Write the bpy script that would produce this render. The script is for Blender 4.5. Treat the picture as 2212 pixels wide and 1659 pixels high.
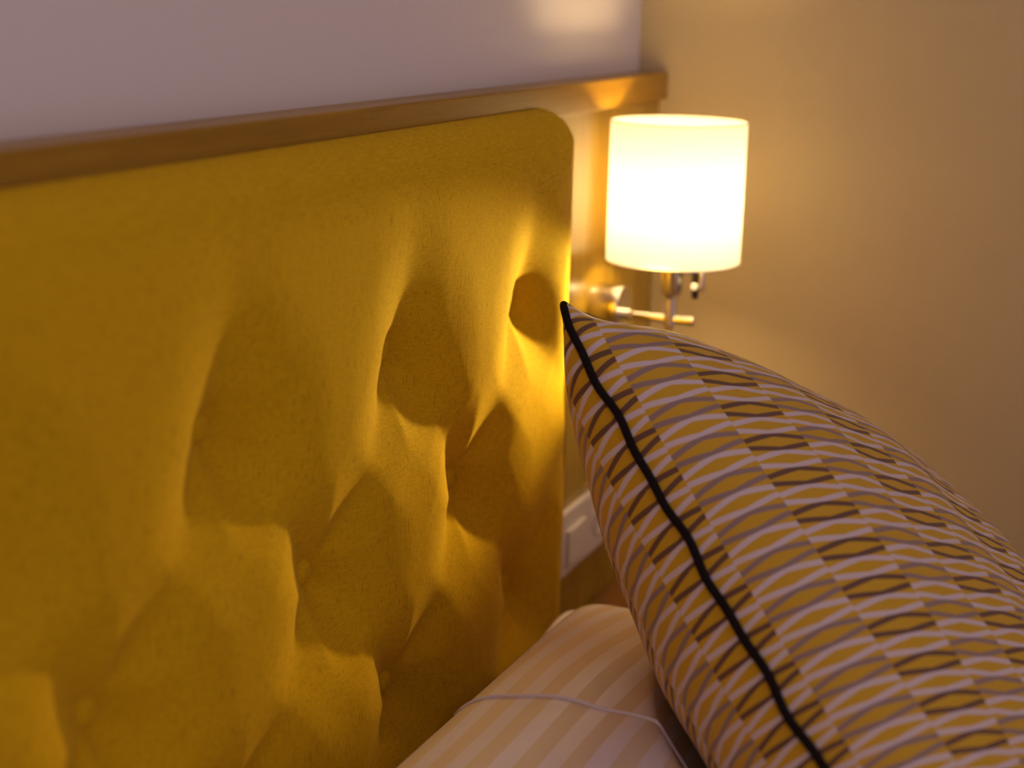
import bpy, bmesh, math
import numpy as np
from mathutils import Matrix, Vector

scene = bpy.context.scene
for o in list(bpy.data.objects):
    bpy.data.objects.remove(o, do_unlink=True)
COL = scene.collection

# ------------------------------------------------------------------ camera
# world: X runs along the headboard wall towards the corner, Y=0 is that wall (room at Y<0), Z up
FPX, IMW = 3072.0, 2212.0
AX = np.array([1444.0, 804.5, -FPX])                       # wall direction seen from the camera
ny = ((-206.0) * AX[0] + FPX * FPX) / AX[1]
UP = np.array([206.0, ny, FPX])
AX = AX / np.linalg.norm(AX); UP = UP / np.linalg.norm(UP)
RW = np.array([AX, np.cross(UP, AX), UP])                  # camera -> world
cam_data = bpy.data.cameras.new('camera')
cam = bpy.data.objects.new('camera', cam_data)
COL.objects.link(cam)
M = Matrix([list(r) for r in RW]).to_4x4()
M.translation = Vector((0.0, -0.62, 1.35))
cam.matrix_world = M
cam_data.sensor_width = 36.0
cam_data.lens = FPX / IMW * 36.0
cam_data.clip_start = 0.02
cam_data.dof.use_dof = True
cam_data.dof.focus_distance = 1.20
cam_data.dof.aperture_fstop = 3.0
scene.camera = cam

# ------------------------------------------------------------------ light
world = bpy.data.worlds.new('world'); scene.world = world
world.use_nodes = True
bg = world.node_tree.nodes['Background']
bg.inputs['Color'].default_value = (1.0, 0.78, 0.85, 1)
bg.inputs['Strength'].default_value = 0.51
LAMP_COLOR = (1.0, 0.70, 0.32)
LAMP_STRENGTH = 116.0
SPOT_POWER = 17.0
SPOT_COLOR = (1.0, 0.71, 0.10)
scene.view_settings.view_transform = 'Standard'
scene.view_settings.look = 'None'
scene.view_settings.gamma = 1.0
scene.view_settings.use_curve_mapping = False
scene.view_settings.exposure = 0.0
try:
    scene.cycles.use_denoising = True
    scene.cycles.use_light_tree = False
    scene.cycles.max_bounces = 6; scene.cycles.diffuse_bounces = 4; scene.cycles.glossy_bounces = 3
    scene.cycles.adaptive_threshold = 0.03; scene.cycles.adaptive_min_samples = 12
    scene.cycles.sample_clamp_indirect = 6.0
except Exception:
    pass

# ------------------------------------------------------------------ materials
def new_mat(name):
    m = bpy.data.materials.new(name); m.use_nodes = True
    nt = m.node_tree
    return m, nt, nt.nodes['Principled BSDF']

def N(nt, typ, **kw):
    n = nt.nodes.new(typ)
    for k, v in kw.items():
        setattr(n, k, v)
    return n

def setin(node, name, val):
    node.inputs[name].default_value = val

def plain(name, col, rough=0.5, metal=0.0, bump=0.0, bscale=200.0, spec=0.5):
    m, nt, b = new_mat(name)
    setin(b, 'Base Color', (*col, 1)); setin(b, 'Roughness', rough); setin(b, 'Metallic', metal)
    setin(b, 'Specular IOR Level', spec)
    tc = N(nt, 'ShaderNodeTexCoord')
    nz = N(nt, 'ShaderNodeTexNoise'); setin(nz, 'Scale', bscale); setin(nz, 'Detail', 3.0)
    nt.links.new(tc.outputs['Object'], nz.inputs['Vector'])
    if bump > 0:
        bp = N(nt, 'ShaderNodeBump'); setin(bp, 'Strength', bump); setin(bp, 'Distance', 0.001)
        nt.links.new(nz.outputs['Fac'], bp.inputs['Height'])
        nt.links.new(bp.outputs['Normal'], b.inputs['Normal'])
    else:
        mr = N(nt, 'ShaderNodeMapRange'); setin(mr, 'To Min', max(0.0, rough - 0.03)); setin(mr, 'To Max', rough + 0.03)
        nt.links.new(nz.outputs['Fac'], mr.inputs['Value'])
        nt.links.new(mr.outputs['Result'], b.inputs['Roughness'])
    return m

def wood(name, dark, light, rough, axis='X', spec=0.5):
    m, nt, b = new_mat(name)
    tc = N(nt, 'ShaderNodeTexCoord')
    mp = N(nt, 'ShaderNodeMapping')
    sc = {'X': (3.0, 60.0, 60.0), 'Z': (60.0, 60.0, 3.0), 'Y': (60.0, 3.0, 60.0)}[axis]
    mp.inputs['Scale'].default_value = sc
    nz = N(nt, 'ShaderNodeTexNoise'); setin(nz, 'Scale', 1.0); setin(nz, 'Detail', 5.0); setin(nz, 'Distortion', 0.7)
    nz2 = N(nt, 'ShaderNodeTexNoise'); setin(nz2, 'Scale', 7.0); setin(nz2, 'Detail', 4.0)
    nt.links.new(tc.outputs['Object'], mp.inputs['Vector'])
    nt.links.new(mp.outputs['Vector'], nz.inputs['Vector'])
    nt.links.new(mp.outputs['Vector'], nz2.inputs['Vector'])
    mx = N(nt, 'ShaderNodeMath', operation='ADD')
    ml = N(nt, 'ShaderNodeMath', operation='MULTIPLY'); ml.inputs[1].default_value = 0.35
    nt.links.new(nz2.outputs['Fac'], ml.inputs[0])
    nt.links.new(nz.outputs['Fac'], mx.inputs[0]); nt.links.new(ml.outputs[0], mx.inputs[1])
    cr = N(nt, 'ShaderNodeValToRGB')
    cr.color_ramp.elements[0].position = 0.45; cr.color_ramp.elements[0].color = (*dark, 1)
    cr.color_ramp.elements[1].position = 0.85; cr.color_ramp.elements[1].color = (*light, 1)
    nt.links.new(mx.outputs[0], cr.inputs['Fac'])
    nt.links.new(cr.outputs['Color'], b.inputs['Base Color'])
    bp = N(nt, 'ShaderNodeBump'); setin(bp, 'Strength', 0.12); setin(bp, 'Distance', 0.0004)
    nt.links.new(mx.outputs[0], bp.inputs['Height']); nt.links.new(bp.outputs['Normal'], b.inputs['Normal'])
    setin(b, 'Roughness', rough); setin(b, 'Specular IOR Level', spec)
    return m

def fabric_mustard(name):
    m, nt, b = new_mat(name)
    tc = N(nt, 'ShaderNodeTexCoord')
    def stretched(scale, detail):
        mp = N(nt, 'ShaderNodeMapping'); mp.inputs['Scale'].default_value = scale
        nz = N(nt, 'ShaderNodeTexNoise'); setin(nz, 'Scale', 1.0); setin(nz, 'Detail', detail); setin(nz, 'Roughness', 0.6)
        nt.links.new(tc.outputs['Object'], mp.inputs['Vector']); nt.links.new(mp.outputs['Vector'], nz.inputs['Vector'])
        return nz
    warp = stretched((1000.0, 1000.0, 75.0), 2.0)            # vertical slubs
    weft = stretched((120.0, 120.0, 1100.0), 2.0)             # cross threads
    blot = stretched((900.0, 900.0, 900.0), 2.0)
    cr = N(nt, 'ShaderNodeValToRGB')
    e = cr.color_ramp.elements
    e[0].position = 0.27; e[0].color = (0.33, 0.16, 0.002, 1)
    e[1].position = 0.42; e[1].color = (0.61, 0.355, 0.003, 1)
    nt.links.new(warp.outputs['Fac'], cr.inputs['Fac'])
    hs = N(nt, 'ShaderNodeMix', data_type='RGBA', blend_type='MULTIPLY')
    mr = N(nt, 'ShaderNodeMapRange'); setin(mr, 'From Min', 0.3); setin(mr, 'From Max', 0.7); setin(mr, 'To Min', 0.86); setin(mr, 'To Max', 1.1)
    nt.links.new(weft.outputs['Fac'], mr.inputs['Value'])
    hs.inputs[0].default_value = 1.0
    nt.links.new(cr.outputs['Color'], hs.inputs[6]); nt.links.new(mr.outputs['Result'], hs.inputs[7])
    nt.links.new(hs.outputs[2], b.inputs['Base Color'])
    a1 = N(nt, 'ShaderNodeMath', operation='MULTIPLY_ADD'); a1.inputs[1].default_value = 0.5
    a2 = N(nt, 'ShaderNodeMath', operation='MULTIPLY_ADD'); a2.inputs[1].default_value = 0.4
    nt.links.new(weft.outputs['Fac'], a1.inputs[0]); nt.links.new(warp.outputs['Fac'], a1.inputs[2])
    nt.links.new(blot.outputs['Fac'], a2.inputs[0]); nt.links.new(a1.outputs[0], a2.inputs[2])
    bp = N(nt, 'ShaderNodeBump'); setin(bp, 'Strength', 0.45); setin(bp, 'Distance', 0.0005)
    nt.links.new(a2.outputs[0], bp.inputs['Height']); nt.links.new(bp.outputs['Normal'], b.inputs['Normal'])
    setin(b, 'Roughness', 0.85); setin(b, 'Specular IOR Level', 0.12)
    setin(b, 'Sheen Weight', 0.12); setin(b, 'Sheen Roughness', 0.4); setin(b, 'Sheen Tint', (1.0, 0.75, 0.2, 1))
    return m

def fabric_hex(name):
    """woven hexagon pattern, drawn in the cushion's own cloth coordinates (metres, UV)"""
    m, nt, b = new_mat(name)
    uv = N(nt, 'ShaderNodeUVMap'); uv.uv_map = 'UVMap'
    sep = N(nt, 'ShaderNodeSeparateXYZ'); nt.links.new(uv.outputs['UV'], sep.inputs[0])
    def mth(op, a, bb=None, c=None):
        n = N(nt, 'ShaderNodeMath', operation=op)
        for i, v in enumerate((a, bb, c)):
            if v is None: continue
            if isinstance(v, (int, float)): n.inputs[i].default_value = v
            else: nt.links.new(v, n.inputs[i])
        return n.outputs[0]
    U, V = sep.outputs['X'], sep.outputs['Y']
    PER, ROW, HALF = 0.112, 0.0168, 0.02801
    base = N(nt, 'ShaderNodeRGB'); base.outputs[0].default_value = (0.55, 0.31, 0.008, 1)
    cur = base.outputs[0]
    for (uo, vo, c0, c1) in ((0.0, 0.0, (0.13, 0.060, 0.035), (0.60, 0.48, 0.49)),
                             (0.5, 0.5, (0.27, 0.175, 0.15), (0.60, 0.48, 0.49))):
        uu = mth('ADD', mth('DIVIDE', mth('ADD', U, 0.0070), PER), 0.5 + uo)
        u0 = mth('MULTIPLY', mth('SUBTRACT', mth('FRACT', uu), 0.5), PER)       # metres from the column centre
        vv = mth('ADD', mth('DIVIDE', V, ROW), 0.5 + vo)
        v0 = mth('ABSOLUTE', mth('SUBTRACT', mth('FRACT', vv), 0.5))
        par = mth('MODULO', mth('FLOOR', mth('ADD', vv, 400.0)), 2.0)
        t = mth('DIVIDE', mth('ABSOLUTE', u0), HALF)
        line = mth('SUBTRACT', 0.435, mth('MULTIPLY', t, 0.245))
        d = mth('ABSOLUTE', mth('SUBTRACT', v0, line))
        inb = mth('MULTIPLY', mth('LESS_THAN', d, 0.135), mth('LESS_THAN', t, 1.0))
        col = N(nt, 'ShaderNodeMix', data_type='RGBA')
        nt.links.new(par, col.inputs[0]); col.inputs[6].default_value = (*c0, 1); col.inputs[7].default_value = (*c1, 1)
        over = N(nt, 'ShaderNodeMix', data_type='RGBA')
        nt.links.new(inb, over.inputs[0]); nt.links.new(cur, over.inputs[6]); nt.links.new(col.outputs[2], over.inputs[7])
        cur = over.outputs[2]
    nt.links.new(cur, b.inputs['Base Color'])
    wv = N(nt, 'ShaderNodeTexNoise'); setin(wv, 'Scale', 900.0)
    tc = N(nt, 'ShaderNodeTexCoord'); nt.links.new(tc.outputs['Object'], wv.inputs['Vector'])
    bp = N(nt, 'ShaderNodeBump'); setin(bp, 'Strength', 0.25); setin(bp, 'Distance', 0.0005)
    nt.links.new(wv.outputs['Fac'], bp.inputs['Height']); nt.links.new(bp.outputs['Normal'], b.inputs['Normal'])
    setin(b, 'Roughness', 0.6); setin(b, 'Specular IOR Level', 0.3)
    setin(b, 'Sheen Weight', 0.1)
    return m

def fabric_stripe(name, ca, cb, period):
    m, nt, b = new_mat(name)
    uv = N(nt, 'ShaderNodeUVMap'); uv.uv_map = 'UVMap'
    sep = N(nt, 'ShaderNodeSeparateXYZ'); nt.links.new(uv.outputs['UV'], sep.inputs[0])
    d = N(nt, 'ShaderNodeMath', operation='DIVIDE'); d.inputs[1].default_value = period
    nt.links.new(sep.outputs['X'], d.inputs[0])
    fr = N(nt, 'ShaderNodeMath', operation='FRACT'); nt.links.new(d.outputs[0], fr.inputs[0])
    lt = N(nt, 'ShaderNodeMath', operation='LESS_THAN'); lt.inputs[1].default_value = 0.5
    nt.links.new(fr.outputs[0], lt.inputs[0])
    mx = N(nt, 'ShaderNodeMix', data_type='RGBA')
    mx.inputs[6].default_value = (*ca, 1); mx.inputs[7].default_value = (*cb, 1)
    nt.links.new(lt.outputs[0], mx.inputs[0]); nt.links.new(mx.outputs[2], b.inputs['Base Color'])
    rg = N(nt, 'ShaderNodeMapRange'); setin(rg, 'To Min', 0.6); setin(rg, 'To Max', 0.45)
    nt.links.new(lt.outputs[0], rg.inputs['Value']); nt.links.new(rg.outputs['Result'], b.inputs['Roughness'])
    wv = N(nt, 'ShaderNodeTexNoise'); setin(wv, 'Scale', 26.0); setin(wv, 'Detail', 2.0)
    tc = N(nt, 'ShaderNodeTexCoord'); nt.links.new(tc.outputs['Object'], wv.inputs['Vector'])
    bp = N(nt, 'ShaderNodeBump'); setin(bp, 'Strength', 0.15); setin(bp, 'Distance', 0.006)
    nt.links.new(wv.outputs['Fac'], bp.inputs['Height']); nt.links.new(bp.outputs['Normal'], b.inputs['Normal'])
    setin(b, 'Specular IOR Level', 0.3)
    return m

def shade_mat():
    m, nt, b = new_mat('lamp_shade_linen')
    out = nt.nodes['Material Output']
    nt.nodes.remove(b)
    df = N(nt, 'ShaderNodeBsdfDiffuse'); df.inputs['Color'].default_value = (0.88, 0.87, 0.82, 1)
    tr = N(nt, 'ShaderNodeBsdfTranslucent')
    nz = N(nt, 'ShaderNodeTexNoise'); setin(nz, 'Scale', 700.0)
    tc = N(nt, 'ShaderNodeTexCoord'); nt.links.new(tc.outputs['Object'], nz.inputs['Vector'])
    cr = N(nt, 'ShaderNodeValToRGB')
    cr.color_ramp.elements[0].color = (0.82, 0.80, 0.72, 1); cr.color_ramp.elements[1].color = (0.92, 0.90, 0.82, 1)
    nt.links.new(nz.outputs['Fac'], cr.inputs['Fac']); nt.links.new(cr.outputs['Color'], tr.inputs['Color'])
    mx = N(nt, 'ShaderNodeMixShader'); mx.inputs[0].default_value = 0.38
    nt.links.new(df.outputs[0], mx.inputs[1]); nt.links.new(tr.outputs[0], mx.inputs[2])
    nt.links.new(mx.outputs[0], out.inputs['Surface'])
    return m

def emit_mat(name, col, strength):
    m, nt, b = new_mat(name)
    setin(b, 'Base Color', (0.9, 0.9, 0.85, 1))
    setin(b, 'Emission Color', (*col, 1)); setin(b, 'Emission Strength', strength)
    return m

MAT = {}
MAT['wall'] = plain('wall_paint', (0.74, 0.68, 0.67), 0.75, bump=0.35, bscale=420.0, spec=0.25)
MAT['wall_side'] = plain('side_wall_lamplit', (0.55, 0.425, 0.22), 0.7, bump=0.15, bscale=300.0, spec=0.25)  # ochre tint puts the lamp's yellow light into the side wall colour
MAT['floor'] = plain('carpet', (0.22, 0.14, 0.09), 0.95, bump=0.8, bscale=300.0)
MAT['rail'] = wood('oak_rail', (0.25, 0.115, 0.006), (0.37, 0.195, 0.012), 0.34, 'X', 0.45)
MAT['panel'] = wood('oak_panel', (0.30, 0.17, 0.010), (0.40, 0.25, 0.018), 0.22, 'Z', 0.6)
MAT['stand'] = wood('dark_oak', (0.20, 0.085, 0.018), (0.28, 0.12, 0.028), 0.4, 'X')
MAT['pad'] = fabric_mustard('mustard_weave')
MAT['hex'] = fabric_hex('hexagon_weave')
MAT['piping'] = plain('black_cord', (0.010, 0.006, 0.006), 0.8, bump=0.5, bscale=700.0, spec=0.1)
MAT['stripe'] = fabric_stripe('striped_cotton', (0.62, 0.47, 0.33), (0.66, 0.56, 0.56), 0.032)
MAT['plainpillow'] = plain('cream_cotton', (0.72, 0.62, 0.54), 0.7, bump=0.2, bscale=60.0)
MAT['sheet'] = plain('mattress_ticking', (0.66, 0.60, 0.56), 0.75, bump=0.2, bscale=80.0)
MAT['bedbase'] = plain('bed_base_fabric', (0.16, 0.09, 0.04), 0.9, bump=0.4, bscale=500.0)
MAT['steel'] = plain('brushed_nickel', (0.72, 0.68, 0.62), 0.22, 1.0)
MAT['chrome'] = plain('polished_nickel', (0.78, 0.74, 0.68), 0.12, 1.0)
MAT['black'] = plain('black_plastic', (0.012, 0.010, 0.010), 0.35)
MAT['plastic'] = plain('white_plastic', (0.72, 0.66, 0.62), 0.35)
MAT['shade'] = shade_mat()
MAT['shadehem'] = plain('shade_hem', (0.55, 0.48, 0.34), 0.7)
MAT['lens'] = emit_mat('lens_glow', LAMP_COLOR, 0.5)
MAT['bulb'] = emit_mat('bulb_glow', LAMP_COLOR, LAMP_STRENGTH)

# ------------------------------------------------------------------ helpers
def link(name, me, mat, parent=None, smooth=True):
    o = bpy.data.objects.new(name, me)
    COL.objects.link(o)
    if mat: me.materials.append(MAT[mat])
    if smooth:
        me.polygons.foreach_set('use_smooth', [True] * len(me.polygons))
    if parent: 
        o.parent = parent
    return o

def thing(name, label, cat, loc, group=None):
    o = bpy.data.objects.new(name, None); COL.objects.link(o)
    o.location = loc; o.empty_display_size = 0.05
    o['label'] = label; o['category'] = cat
    if group: o['group'] = group
    return o

def struct(o):
    o['kind'] = 'structure'
    return o

def mesh_from(name, V, Fc):
    me = bpy.data.meshes.new(name)
    me.from_pydata([tuple(map(float, v)) for v in V], [], Fc)
    me.update()
    return me

def box(name, x0, x1, y0, y1, z0, z1, mat, parent=None, bevel=0.0, seg=2, org=(0, 0, 0)):
    bm = bmesh.new()
    bmesh.ops.create_cube(bm, size=1.0)
    for v in bm.verts:
        v.co = Vector(((x0 + x1) / 2 + v.co.x * (x1 - x0) - org[0],
                       (y0 + y1) / 2 + v.co.y * (y1 - y0) - org[1],
                       (z0 + z1) / 2 + v.co.z * (z1 - z0) - org[2]))
    if bevel > 0:
        bmesh.ops.bevel(bm, geom=list(bm.edges), offset=bevel, segments=seg, profile=0.5, affect='EDGES')
    me = bpy.data.meshes.new(name); bm.to_mesh(me); bm.free()
    return link(name, me, mat, parent, smooth=False)

def lathe(name, profile, mat, parent=None, axis='Z', loc=(0, 0, 0), seg=40, closed=False):
    """profile: list of (radius, height) turned about axis through loc"""
    V, Fc = [], []
    n = len(profile)
    for (r, h) in profile:
        for k in range(seg):
            a = 2 * math.pi * k / seg
            c, s = r * math.cos(a), r * math.sin(a)
            p = {'Z': (c, s, h), 'Y': (c, h, s), 'X': (h, c, s)}[axis]
            V.append((p[0] + loc[0], p[1] + loc[1], p[2] + loc[2]))
    m = n if closed else n - 1
    for i in range(m):
        for k in range(seg):
            a, b2 = i * seg + k, i * seg + (k + 1) % seg
            j = (i + 1) % n
            c, d = j * seg + (k + 1) % seg, j * seg + k
            Fc.append((a, b2, c, d))
    me = mesh_from(name, V, Fc)
    bm = bmesh.new(); bm.from_mesh(me)
    bmesh.ops.remove_doubles(bm, verts=bm.verts, dist=1e-6)
    bmesh.ops.recalc_face_normals(bm, faces=bm.faces)
    bm.to_mesh(me); bm.free()
    o = link(name, me, mat, parent)
    try:
        for p in me.polygons: p.use_smooth = True
        me.set_sharp_from_angle(angle=math.radians(40))
    except Exception:
        pass
    return o

def tube(name, pts, rad, mat, parent=None, closed=False, seg=10):
    P = np.array(pts, float); n = len(P)
    V, Fc = [], []
    prev = None
    for i in range(n):
        if closed: tg = P[(i + 1) % n] - P[(i - 1) % n]
        else: tg = P[min(i + 1, n - 1)] - P[max(i - 1, 0)]
        tg = tg / (np.linalg.norm(tg) + 1e-12)
        if prev is None:
            a = np.array([0, 0, 1.0]) if abs(tg[2]) < 0.9 else np.array([1.0, 0, 0])
            u = np.cross(tg, a)
        else:
            u = prev - tg * (prev @ tg)
        u /= np.linalg.norm(u); w = np.cross(tg, u); prev = u
        for k in range(seg):
            an = 2 * math.pi * k / seg
            V.append(P[i] + rad * (math.cos(an) * u + math.sin(an) * w))
    m = n if closed else n - 1
    for i in range(m):
        for k in range(seg):
            j = (i + 1) % n
            Fc.append((i * seg + k, i * seg + (k + 1) % seg, j * seg + (k + 1) % seg, j * seg + k))
    if not closed:
        Fc.append(tuple(range(seg))[::-1]); Fc.append(tuple((n - 1) * seg + k for k in range(seg)))
    return link(name, mesh_from(name, V, Fc), mat, parent)

# ------------------------------------------------------------------ the room
XR = 1.757                                                  # side wall
struct(box('wall_back', -1.6, XR + 0.1, 0.0, 0.1, 0.0, 2.6, 'wall'))
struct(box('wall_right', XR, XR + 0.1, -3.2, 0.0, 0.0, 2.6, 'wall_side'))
struct(box('floor', -1.6, XR + 0.1, -3.2, 0.1, -0.05, 0.0, 'floor'))

# ------------------------------------------------------------------ headboard
HX0, HX1 = -0.46, 1.374          # upholstered pad
HZ0, HZ1 = 0.42, 1.2450
PANEL_Y = -0.030
hb = thing('headboard', 'mustard button-tufted headboard in an oak surround along the wall', 'headboard', (0.5, -0.02, 0.0))
ORG = (0.5, -0.02, 0.0)
box('wood_panel', -1.0, XR - 0.001, PANEL_Y, -0.0005, 0.0, 1.2315, 'panel', hb, 0.0008, 1, ORG)
box('top_rail', -1.0, XR - 0.001, -0.0405, -0.0005, 1.2315, 1.2650, 'rail', hb, 0.0022, 2, ORG)

buttons = []
for j in range(4):
    z = 1.070 - 0.150 * j
    for i in range(-2, 6):
        x = 0.7455 + 0.2485 * (i - 0) + (0.1235 if j % 2 else 0.0)
        x = x - 0.2485
        if HX0 + 0.06 < x < HX1 - 0.06:
            buttons.append((x, z, j))

def pad_height(X, Z):
    """distance the upholstery stands out from the wood panel"""
    segs = []
    allb = []
    for j in range(-0, 5):
        z = 1.070 - 0.150 * j
        for i in range(-4, 7):
            x = 0.7455 + 0.2485 * (i - 1) + (0.1235 if j % 2 else 0.0)
            allb.append((x, z, j))
    for (x, z, j) in allb:
        real = HX0 + 0.06 < x < HX1 - 0.06
        for dx in (-0.125, 0.1235):
            x2 = x + dx if j % 2 == 0 else x + (dx if dx < 0 else 0.125)
            z2 = z - 0.150
            real2 = HX0 + 0.06 < x2 < HX1 - 0.06
            if real or real2:
                segs.append(((x, z), (x2, z2), 1.0 if real else 0.12, 1.0 if real2 else 0.12))
        if j == 0 and real:
            segs.append(((x, z), (x + 0.002, HZ1 + 0.01), 1.0, 0.10))
    groove = np.zeros_like(X)
    for (a, b2, ga, gb) in segs:
        ax, az = a; bx, bz = b2
        vx, vz = bx - ax, bz - az; L2 = vx * vx + vz * vz
        t = np.clip(((X - ax) * vx + (Z - az) * vz) / L2, 0, 1)
        d = np.hypot(X - ax - t * vx, Z - az - t * vz)
        if abs(vx) < 0.01:                                  # pleat running up to the top edge
            g = 0.014 * np.clip(1 - t * 1.25, 0, 1) ** 1.1
            soft = 0.003 + 0.016 * np.clip(t * 1.8, 0, 1)
            wid = 0.065
        else:                                               # diagonal pleat from button to button
            end = ga * (1 - t) + gb * t
            mid = np.clip(1 - np.abs(2 * t - 1), 0, 1)      # 1 half-way
            g = ((0.024 - 0.012 * mid) if vx > 0 else (0.017 - 0.010 * mid)) * end
            soft = 0.0025 + 0.012 * mid ** 1.5
            wid = 0.056
        de = np.sqrt(d * d + soft * soft)
        groove = np.maximum(groove, g * np.clip(1 - de / wid, 0, 1) ** 1.7)
    rmin = np.full_like(X, 9.0)
    for (x, z, j) in allb:
        if HX0 + 0.06 < x < HX1 - 0.06:
            rmin = np.minimum(rmin, np.hypot(X - x - 0.010, (Z - z + 0.022) * 0.90))
    bowl = 0.020 * np.clip(1 - rmin / 0.115, 0, 1) ** 1.7
    return 0.057 - bowl - groove

def sdf_round(X, Z, r):
    cxm, czm = (HX0 + HX1) / 2, (HZ0 + HZ1) / 2
    hx, hz = (HX1 - HX0) / 2 - r, (HZ1 - HZ0) / 2 - r
    qx, qz = np.abs(X - cxm) - hx, np.abs(Z - czm) - hz
    return np.hypot(np.maximum(qx, 0), np.maximum(qz, 0)) + np.minimum(np.maximum(qx, qz), 0) - r

def graded(a, b2, step, edge=0.045):
    inner = np.arange(a + edge, b2 - edge + step * 0.5, step)
    k = np.linspace(0, 1, 16)[:-1]
    g = edge * (1 - np.cos(k * math.pi / 2))
    return np.concatenate([a + g, inner, b2 - g[::-1]])

gx = graded(HX0, HX1, 0.0042); gz = graded(HZ0, HZ1, 0.0042)
GX, GZ = np.meshgrid(gx, gz, indexing='ij')
RC = 0.030
sd = sdf_round(GX, GZ, RC)
# pull points outside the rounded corner back onto the outline
cxm, czm = (HX0 + HX1) / 2, (HZ0 + HZ1) / 2
ccx = np.sign(GX - cxm) * ((HX1 - HX0) / 2 - RC) + cxm
ccz = np.sign(GZ - czm) * ((HZ1 - HZ0) / 2 - RC) + czm
outm = sd > 0
rr = np.hypot(GX - ccx, GZ - ccz) + 1e-9
GX = np.where(outm, ccx + (GX - ccx) / rr * RC, GX); GZ = np.where(outm, ccz + (GZ - ccz) / rr * RC, GZ)
e = np.clip(-sdf_round(GX, GZ, RC), 0, None)
ER = 0.060
edge = np.sqrt(np.clip(1 - (1 - np.clip(e / ER, 0, 1)) ** 2, 0, 1))
HH = pad_height(GX, GZ) * (0.10 + 0.90 * edge)
# edge of the box cushion pulled slightly in where pleats meet it
PY = PANEL_Y - HH
nx_, nz_ = GX.shape
V = np.stack([GX - ORG[0], PY - ORG[1], GZ - ORG[2]], -1).reshape(-1, 3)
ii = np.arange(nx_ * nz_).reshape(nx_, nz_)
Fc = np.stack([ii[:-1, :-1], ii[1:, :-1], ii[1:, 1:], ii[:-1, 1:]], -1).reshape(-1, 4).tolist()
# skirt back to the panel
ring = list(ii[:, 0]) + list(ii[-1, 1:]) + list(ii[-2::-1, -1]) + list(ii[0, -2:0:-1])
base = len(V)
sk = V[ring].copy(); sk[:, 1] = PANEL_Y - 0.0005 - ORG[1]
V = np.concatenate([V, sk])
nr = len(ring)
for k in range(nr):
    Fc.append((int(ring[k]), base + k, base + (k + 1) % nr, int(ring[(k + 1) % nr])))
me = bpy.data.meshes.new('upholstery')
me.from_pydata(V.tolist(), [], Fc); me.update()
pad = link('upholstery', me, 'pad', hb)

def pad_y(x, z):
    return PANEL_Y - float(pad_height(np.array([[x]]), np.array([[z]]))[0, 0])

BT = None
for (x, z, j) in buttons:
    y = pad_y(x, z)
    if BT is None:
        V2, F2 = [], []
        prof = [(0.0001, -0.0075), (0.006, -0.0068), (0.0105, -0.0045), (0.0125, -0.001), (0.0115, 0.003), (0.006, 0.005), (0.0001, 0.005)]
        BT = lathe('button', prof, 'pad', pad, 'Y', (0, 0, 0), 20)
        o = BT
    else:
        o = BT.copy(); COL.objects.link(o); o.parent = pad
    o.location = (x - ORG[0], y - ORG[1] - 0.001, z - ORG[2])

# ------------------------------------------------------------------ wall lamp
LX, LY = 1.550, -0.1235
Z_ARM, Z_SB, Z_ST = 0.9945, 1.0640, 1.2215
RS = 0.0765
lamp = thing('wall_lamp', 'lit wall lamp with a white drum shade on a nickel arm beside the headboard', 'lamp', (LX, PANEL_Y, 1.003))
def L(p): return (p[0] - LX, p[1] - PANEL_Y, p[2] - 1.003)
o = lathe('wall_plate', [(0.0001, 0.0005), (0.0245, 0.0005), (0.0255, -0.002), (0.0255, -0.034), (0.0245, -0.0365), (0.0001, -0.0365)], 'steel', lamp, 'Y', (0, 0, 0), 48)
o = lathe('arm', [(0.0001, -0.030), (0.0075, -0.030), (0.0075, -0.046), (0.0050, -0.0475), (0.0050, -0.1180), (0.0056, -0.1185), (0.0056, -0.1225), (0.0045, -0.1235), (0.0001, -0.1235)], 'chrome', lamp, 'Y', L((LX, PANEL_Y, Z_ARM)), 24)
stem = lathe('stem', [(0.0001, -0.013), (0.0045, -0.013), (0.0050, -0.010), (0.0050, -0.006), (0.0072, -0.006), (0.0072, 0.024), (0.0115, 0.029), (0.0130, 0.033), (0.0130, 0.072), (0.0100, 0.075), (0.0001, 0.075)], 'steel', lamp, 'Z', L((LX, LY, Z_ARM)), 32)
# small swivelling reading light hung beside the holder, its lens towards the bed
RL = np.array([LX + 0.006, LY - 0.0270, Z_ARM + 0.0425])
rd = lathe('reading_light', [(0.0001, -0.0165), (0.0034, -0.0165), (0.0042, -0.014), (0.0042, 0.0165), (0.0001, 0.0165)], 'black', lamp, 'Z', L(tuple(RL)), 18)
lathe('light_cap', [(0.0001, -0.0100), (0.0030, -0.0095), (0.0036, -0.005), (0.0036, 0.009), (0.0028, 0.012), (0.0001, 0.012)], 'steel', rd, 'Z', L((RL[0], RL[1] - 0.0070, RL[2] + 0.002)), 14)
tube('bracket', [L((LX + 0.001, LY - 0.009, RL[2] + 0.014)), L((RL[0], RL[1] + 0.002, RL[2] + 0.014))], 0.0028, 'steel', rd)
lathe('lens', [(0.0001, -0.0062), (0.0034, -0.0060), (0.0040, -0.0040), (0.0040, -0.0030), (0.0001, -0.0030)], 'lens', rd, 'X', L((RL[0] - 0.0010, RL[1], RL[2] - 0.002)), 18)
sl = bpy.data.lights.new('reading_beam', 'SPOT')
sl.energy = SPOT_POWER; sl.color = SPOT_COLOR; sl.shadow_soft_size = 0.010
sl.spot_size = math.radians(60); sl.spot_blend = 1.0
so = bpy.data.objects.new('reading_beam', sl); COL.objects.link(so)
so.parent = rd
so.location = L((RL[0] - 0.0130, RL[1], RL[2] - 0.002))
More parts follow.
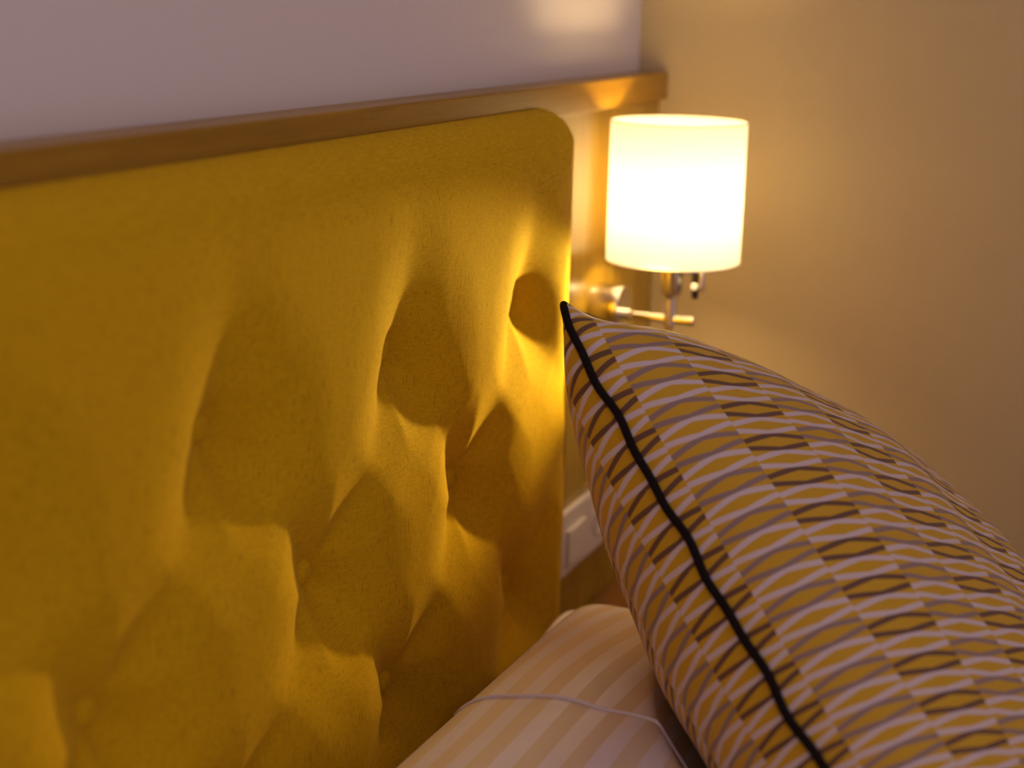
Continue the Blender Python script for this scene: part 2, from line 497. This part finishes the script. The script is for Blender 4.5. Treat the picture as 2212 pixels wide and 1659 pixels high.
so.rotation_euler = Vector((-1.0, 0.20, -0.03)).to_track_quat('-Z', 'Y').to_euler()
# drum shade: thin linen cylinder with rolled rims
prof = []
for k in range(17):
    prof.append((RS, Z_SB + (Z_ST - Z_SB) * k / 16))
sh = lathe('shade', prof, 'shade', lamp, 'Z', L((LX, LY, 0)), 96)
for z in (Z_SB, Z_ST):
    pts = [L((LX + RS * math.cos(a), LY + RS * math.sin(a), z)) for a in np.linspace(0, 2 * math.pi, 97)[:-1]]
    tube('shade_rim', pts, 0.0008, 'shadehem', sh, closed=True, seg=6)
ringpts = [L((LX + 0.0135 * math.cos(a), LY + 0.0135 * math.sin(a), Z_ARM + 0.073)) for a in np.linspace(0, 2 * math.pi, 33)[:-1]]
tube('shade_ring', ringpts, 0.0012, 'steel', sh, closed=True, seg=6)
for k in range(3):
    a = 0.4 + k * 2 * math.pi / 3
    tube('shade_spoke', [L((LX + 0.0135 * math.cos(a), LY + 0.0135 * math.sin(a), Z_ARM + 0.073)),
                         L((LX + (RS - 0.0005) * math.cos(a), LY + (RS - 0.0005) * math.sin(a), Z_SB + 0.004))], 0.0010, 'steel', sh, seg=6)
# frosted bulb
ZB = 1.136
prof = []
for k in range(0, 13):
    a = -1.15 + (math.pi / 2 + 1.15) * k / 12
    prof.append((max(0.0001, 0.0235 * math.cos(a)), 0.0235 * math.sin(a)))
bl = lathe('bulb', prof, 'bulb', lamp, 'Z', L((LX, LY, ZB)), 24)
lathe('bulb_cap', [(0.0001, -0.070), (0.0100, -0.070), (0.0105, -0.030), (0.0096, -0.0212), (0.0001, -0.0212)], 'steel', bl, 'Z', L((LX, LY, ZB)), 24)

# ------------------------------------------------------------------ socket plate
sp = thing('wall_socket', 'white double switch and socket plate low on the oak panel', 'socket', (1.526, PANEL_Y, 0.731))
SO = (1.526, PANEL_Y, 0.731)
box('plate', 1.445, 1.607, PANEL_Y - 0.009, PANEL_Y - 0.0003, 0.690, 0.772, 'plastic', sp, 0.003, 3, SO)
rk = box('rocker', 1.4575, 1.5125, PANEL_Y - 0.0135, PANEL_Y - 0.0085, 0.7035, 0.7485, 'plastic', sp, 0.0015, 2, SO)
lathe('socket_well', [(0.0225, -0.0110), (0.0225, -0.0085), (0.0195, -0.0085), (0.0195, -0.0110)], 'plastic', sp, 'Y', (1.566 - SO[0], 0, 0.0), 40, closed=True)
for dx in (-0.0095, 0.0095):
    lathe('pin_hole', [(0.0001, -0.0096), (0.0024, -0.0096), (0.0024, -0.0088)], 'black', sp, 'Y', (1.566 + dx - SO[0], 0, 0.0), 14)

# ------------------------------------------------------------------ bedside table
bt = thing('bedside_table', 'small dark oak bedside table between the bed and the side wall', 'table', (1.575, -0.25, 0.0))
BO = (1.575, -0.25, 0.0)
box('table_top', 1.405, 1.748, -0.45, PANEL_Y - 0.001, 0.590, 0.612, 'stand', bt, 0.002, 2, BO)
box('carcass', 1.420, 1.735, -0.435, PANEL_Y - 0.005, 0.20, 0.590, 'stand', bt, 0.002, 2, BO)
for z0 in (0.40, 0.215):
    d = box('drawer', 1.428, 1.727, -0.452, -0.434, z0, z0 + 0.175, 'stand', bt, 0.003, 2, BO)
    lathe('knob', [(0.0001, -0.026), (0.009, -0.025), (0.011, -0.020), (0.005, -0.012), (0.005, 0.0)], 'steel', d, 'Y', (1.5775 - BO[0], -0.452 - BO[1], z0 + 0.0875), 20)
for (x, y) in ((1.435, -0.42), (1.72, -0.42), (1.435, -0.05), (1.72, -0.05)):
    lathe('leg', [(0.0001, 0.0), (0.011, 0.0), (0.017, 0.19), (0.017, 0.201), (0.0001, 0.201)], 'stand', bt, 'Z', (x - BO[0], y - BO[1], 0), 16)

# ------------------------------------------------------------------ bed
MZ = 0.520
bed = thing('bed', 'double bed with a pale mattress below the tufted headboard', 'bed', (0.45, -1.10, 0.0))
EO = (0.45, -1.10, 0.0)
box('base', -0.43, 1.315, -2.12, -0.135, 0.08, 0.30, 'bedbase', bed, 0.012, 3, EO)
box('mattress', -0.44, 1.325, -2.13, -0.125, 0.302, MZ, 'sheet', bed, 0.045, 5, EO)
for (x, y) in ((-0.36, -2.04), (1.245, -2.04), (-0.36, -0.22), (1.245, -0.22)):
    lathe('leg', [(0.0001, 0.0), (0.020, 0.0), (0.026, 0.081), (0.0001, 0.081)], 'stand', bed, 'Z', (x - EO[0], y - EO[1], 0), 16)

# ------------------------------------------------------------------ pillows and cushion
def pf(s, p): return np.clip(1 - (2 * s - 1) ** 2, 0, 1) ** p

class Pillow:
    """a stuffed rectangle: corner P0, edge directions e1,e2, outward normal n"""
    def __init__(self, P0, e1, e2, L1, L2, hf, hb, ps, pt, bow, bend=0.0, ear=0.0, er=0.1, rnd=0.025, seed=0):
        self.P0 = np.array(P0, float)
        e1 = np.array(e1, float); e1 /= np.linalg.norm(e1)
        e2 = np.array(e2, float); e2 -= e1 * (e1 @ e2); e2 /= np.linalg.norm(e2)
        self.e1, self.e2, self.n = e1, e2, np.cross(e1, e2)
        self.L1, self.L2, self.hf, self.hb, self.ps, self.pt = L1, L2, hf, hb, ps, pt
        self.bow, self.bend, self.ear, self.er, self.rnd = bow, bend, ear, er, rnd
        self.dents = ()
        self.ph = np.random.default_rng(seed).uniform(0, 6.28, 12)
    def th(self, s, t):
        v = pf(s, self.ps) * pf(t, self.pt)
        if self.ear: v = v * (1 - self.ear * np.exp(-(s * s + t * t) / self.er ** 2))
        for (s0, t0, rs, rt, amp) in self.dents:
            v = v - amp * np.exp(-((s - s0) / rs) ** 2 - ((t - t0) / rt) ** 2)
        return np.maximum(v, 0)
    def mid(self, s, t):
        s2 = s + self.bow * (1 - 2 * s) * pf(t, 1) * np.abs(1 - 2 * s) ** 2
        t2 = t + self.bow * (1 - 2 * t) * pf(s, 1) * np.abs(1 - 2 * t) ** 2
        a, b2 = 2 * s2 - 1, 2 * t2 - 1
        k = (np.clip(np.abs(a), 0, 1) ** 10) * (np.clip(np.abs(b2), 0, 1) ** 10) * self.rnd
        s2 = s2 - np.sign(a) * k; t2 = t2 - np.sign(b2) * k
        return (self.P0 + s2[..., None] * self.e1 * self.L1 + t2[..., None] * self.e2 * self.L2
                + (self.bend * pf(s, 1))[..., None] * self.n)
    def wob(self, s, t):
        p = self.ph
        return (0.0022 * np.sin(17 * s + p[0]) * np.sin(9 * t + p[1]) + 0.0015 * np.sin(31 * t + 8 * s + p[2])) * pf(s, 0.7) * pf(t, 0.7)
    def front(self, s, t):
        return self.mid(s, t) + (self.hf * self.th(s, t) + self.wob(s, t))[..., None] * self.n
    def back(self, s, t):
        return self.mid(s, t) - (self.hb * self.th(s, t) + self.wob(t, s))[..., None] * self.n
    def grid(self, n):
        k = np.linspace(0, 1, n); g = (1 - np.cos(math.pi * k)) / 2
        g = 0.92 * g + 0.08 * k
        return np.meshgrid(g, g, indexing='ij')
    def local(self, P):
        d = P - self.P0
        return d @ self.e1 / self.L1, d @ self.e2 / self.L2, d @ self.n
    def push_below(self, P, gap=0.004):
        """dent points P so that they stay behind this pillow's back face"""
        s, t, d = self.local(P)
        ins = (s > -0.02) & (s < 1.02) & (t > -0.02) & (t < 1.02)
        sc, tc = np.clip(s, 0, 1), np.clip(t, 0, 1)
        lim = -self.hb * self.th(sc, tc) + self.bend * pf(sc, 1) - gap
        over = np.where(ins & (d > lim) & (d < self.hf), d - lim, 0.0)
        return P - over[..., None] * self.n
    def push_above(self, P, gap=0.003):
        s, t, d = self.local(P)
        ins = (s > -0.02) & (s < 1.02) & (t > -0.02) & (t < 1.02)
        sc, tc = np.clip(s, 0, 1), np.clip(t, 0, 1)
        lim = self.hf * self.th(sc, tc) + self.bend * pf(sc, 1) + gap
        over = np.where(ins & (d < lim) & (d > -self.hb), lim - d, 0.0)
        return P + over[..., None] * self.n

def pillow_mesh(name, pl, n, mat, parent, org, deform=None, uvmode='hex'):
    S, T = pl.grid(n)
    Fp, Bp = pl.front(S, T), pl.back(S, T)
    arcT = np.concatenate([np.zeros((n, 1)), np.cumsum(np.linalg.norm(np.diff(Fp, axis=1), axis=2), 1)], 1)
    arcB = np.concatenate([np.zeros((n, 1)), np.cumsum(np.linalg.norm(np.diff(Bp, axis=1), axis=2), 1)], 1)
    VV = S * pl.L1
    if uvmode == 'hex':                                     # the weave is a little stretched towards the top corner
        q = lambda v: -np.log(0.037 - 0.0262 * (v - 0.2)) / 0.0262
        VV = 0.0336 * (q(VV) - q(0.193))
    UVf = np.stack([arcT, VV], -1); UVb = np.stack([-arcB, VV], -1)
    if deform: Fp, Bp = deform(Fp), deform(Bp)
    idx = -np.ones((2, n, n), int)
    V, UV = [], []
    idx[0] = np.arange(n * n).reshape(n, n)
    V = list(Fp.reshape(-1, 3)); 
    c = n * n
    for i in range(n):
        for j in range(n):
            if i in (0, n - 1) or j in (0, n - 1):
                idx[1, i, j] = idx[0, i, j]
            else:
                idx[1, i, j] = c; c += 1; V.append(Bp[i, j])
    V = np.array(V) - np.array(org)
    Fc, luv = [], []
    for i in range(n - 1):
        for j in range(n - 1):
            q = [(i, j), (i + 1, j), (i + 1, j + 1), (i, j + 1)]
            Fc.append([int(idx[0][p]) for p in q]); luv += [UVf[p] for p in q]
            q = q[::-1]
            Fc.append([int(idx[1][p]) for p in q]); luv += [UVb[p] for p in q]
    me = bpy.data.meshes.new(name)
    me.from_pydata(V.tolist(), [], Fc); me.update()
    uvl = me.uv_layers.new(name='UVMap')
    uvl.data.foreach_set('uv', np.array(luv, float).reshape(-1))
    return link(name, me, mat, parent)

# hexagon cushion, propped on its corner against the pillows
CU = Pillow((1.04224, -0.18283, 1.12358), (-0.5496, -0.66923, -0.50007), (0.82209, -0.32671, -0.46629),
            0.60811, 0.62108, 0.12886, 0.14365, 0.4497, 0.45962, 0.05661, -0.02025, 0.35, 0.06, 0.018, 3)
CU.dents = ((0.03, 0.075, 0.035, 0.05, 0.09),)
cu = thing('throw_cushion', 'gold hexagon-patterned throw cushion with black piping, propped up on the bed', 'cushion', (1.18, -0.74, 0.525))
CO = (1.18, -0.74, 0.525)
pillow_mesh('cushion_cover', CU, 150, 'hex', cu, CO)
loop = []
m_ = 70
k = np.linspace(0, 1, m_)
for (sv, tv) in ((k, 0 * k), (0 * k + 1, k), (1 - k, 0 * k + 1), (0 * k, 1 - k)):
    loop += list(CU.mid(sv, tv)[:-1])
loop = np.array(loop)
ctr = loop.mean(0)
out = loop - ctr; out /= np.linalg.norm(out, axis=1)[:, None]
loop = loop + out * 0.0018
for _ in range(3):
    loop = (np.roll(loop, 1, 0) + 2 * loop + np.roll(loop, -1, 0)) / 4
ph = np.linspace(0, 2 * math.pi, len(loop), endpoint=False)
loop = loop + (0.0012 * np.sin(23 * ph) + 0.0010 * np.sin(41 * ph + 1))[:, None] * CU.n
tube('piping', loop - np.array(CO), 0.0034, 'piping', cu, closed=True, seg=10)

# two bed pillows between cushion and headboard; the hem of the upper one faces the side wall
def clamp_pad(P, y=-0.0915, z=MZ + 0.002):
    P = P.copy(); P[..., 1] = np.minimum(P[..., 1], y); P[..., 2] = np.maximum(P[..., 2], z); return P

PB = Pillow((1.330, -0.094, 0.726), (-1, -0.02, -0.10), (0.0, -1.0, -0.60), 0.74, 0.36, 0.040, 0.14, 0.42, 0.42, 0.03, rnd=0.03, seed=5)
PA = Pillow((1.270, -0.134, 0.752), (-1, 0.030, 0.0), (0.03, -1.0, -0.12), 0.70, 0.38, 0.085, 0.07, 0.45, 0.45, 0.03, rnd=0.03, seed=8)
def defB(P): return clamp_pad(CU.push_below(P, 0.018))
def defA(P): return clamp_pad(CU.push_below(PB.push_above(P, 0.004), 0.013))
pb = thing('bed_pillow', 'plain cream bed pillow lying under the striped pillow at the headboard', 'pillow', (0.97, -0.34, MZ))
pillow_mesh('pillow_body', PB, 70, 'plainpillow', pb, (0.97, -0.34, MZ), defB, 'plain')
pa = thing('bed_pillow', 'white and cream striped bed pillow tucked behind the hexagon cushion', 'pillow', (0.95, -0.34, 0.66))
PAO = (0.95, -0.34, 0.66)
pillow_mesh('pillow_body', PA, 90, 'stripe', pa, PAO, defA, 'plain')
tt = np.linspace(0.02, 0.98, 60)
hem = defA(PA.front(0 * tt + 0.45, tt)) + PA.n * 0.0005
hem = hem[:-6]
tube('hem', hem - np.array(PAO), 0.0018, 'stripe', pa, seg=8)
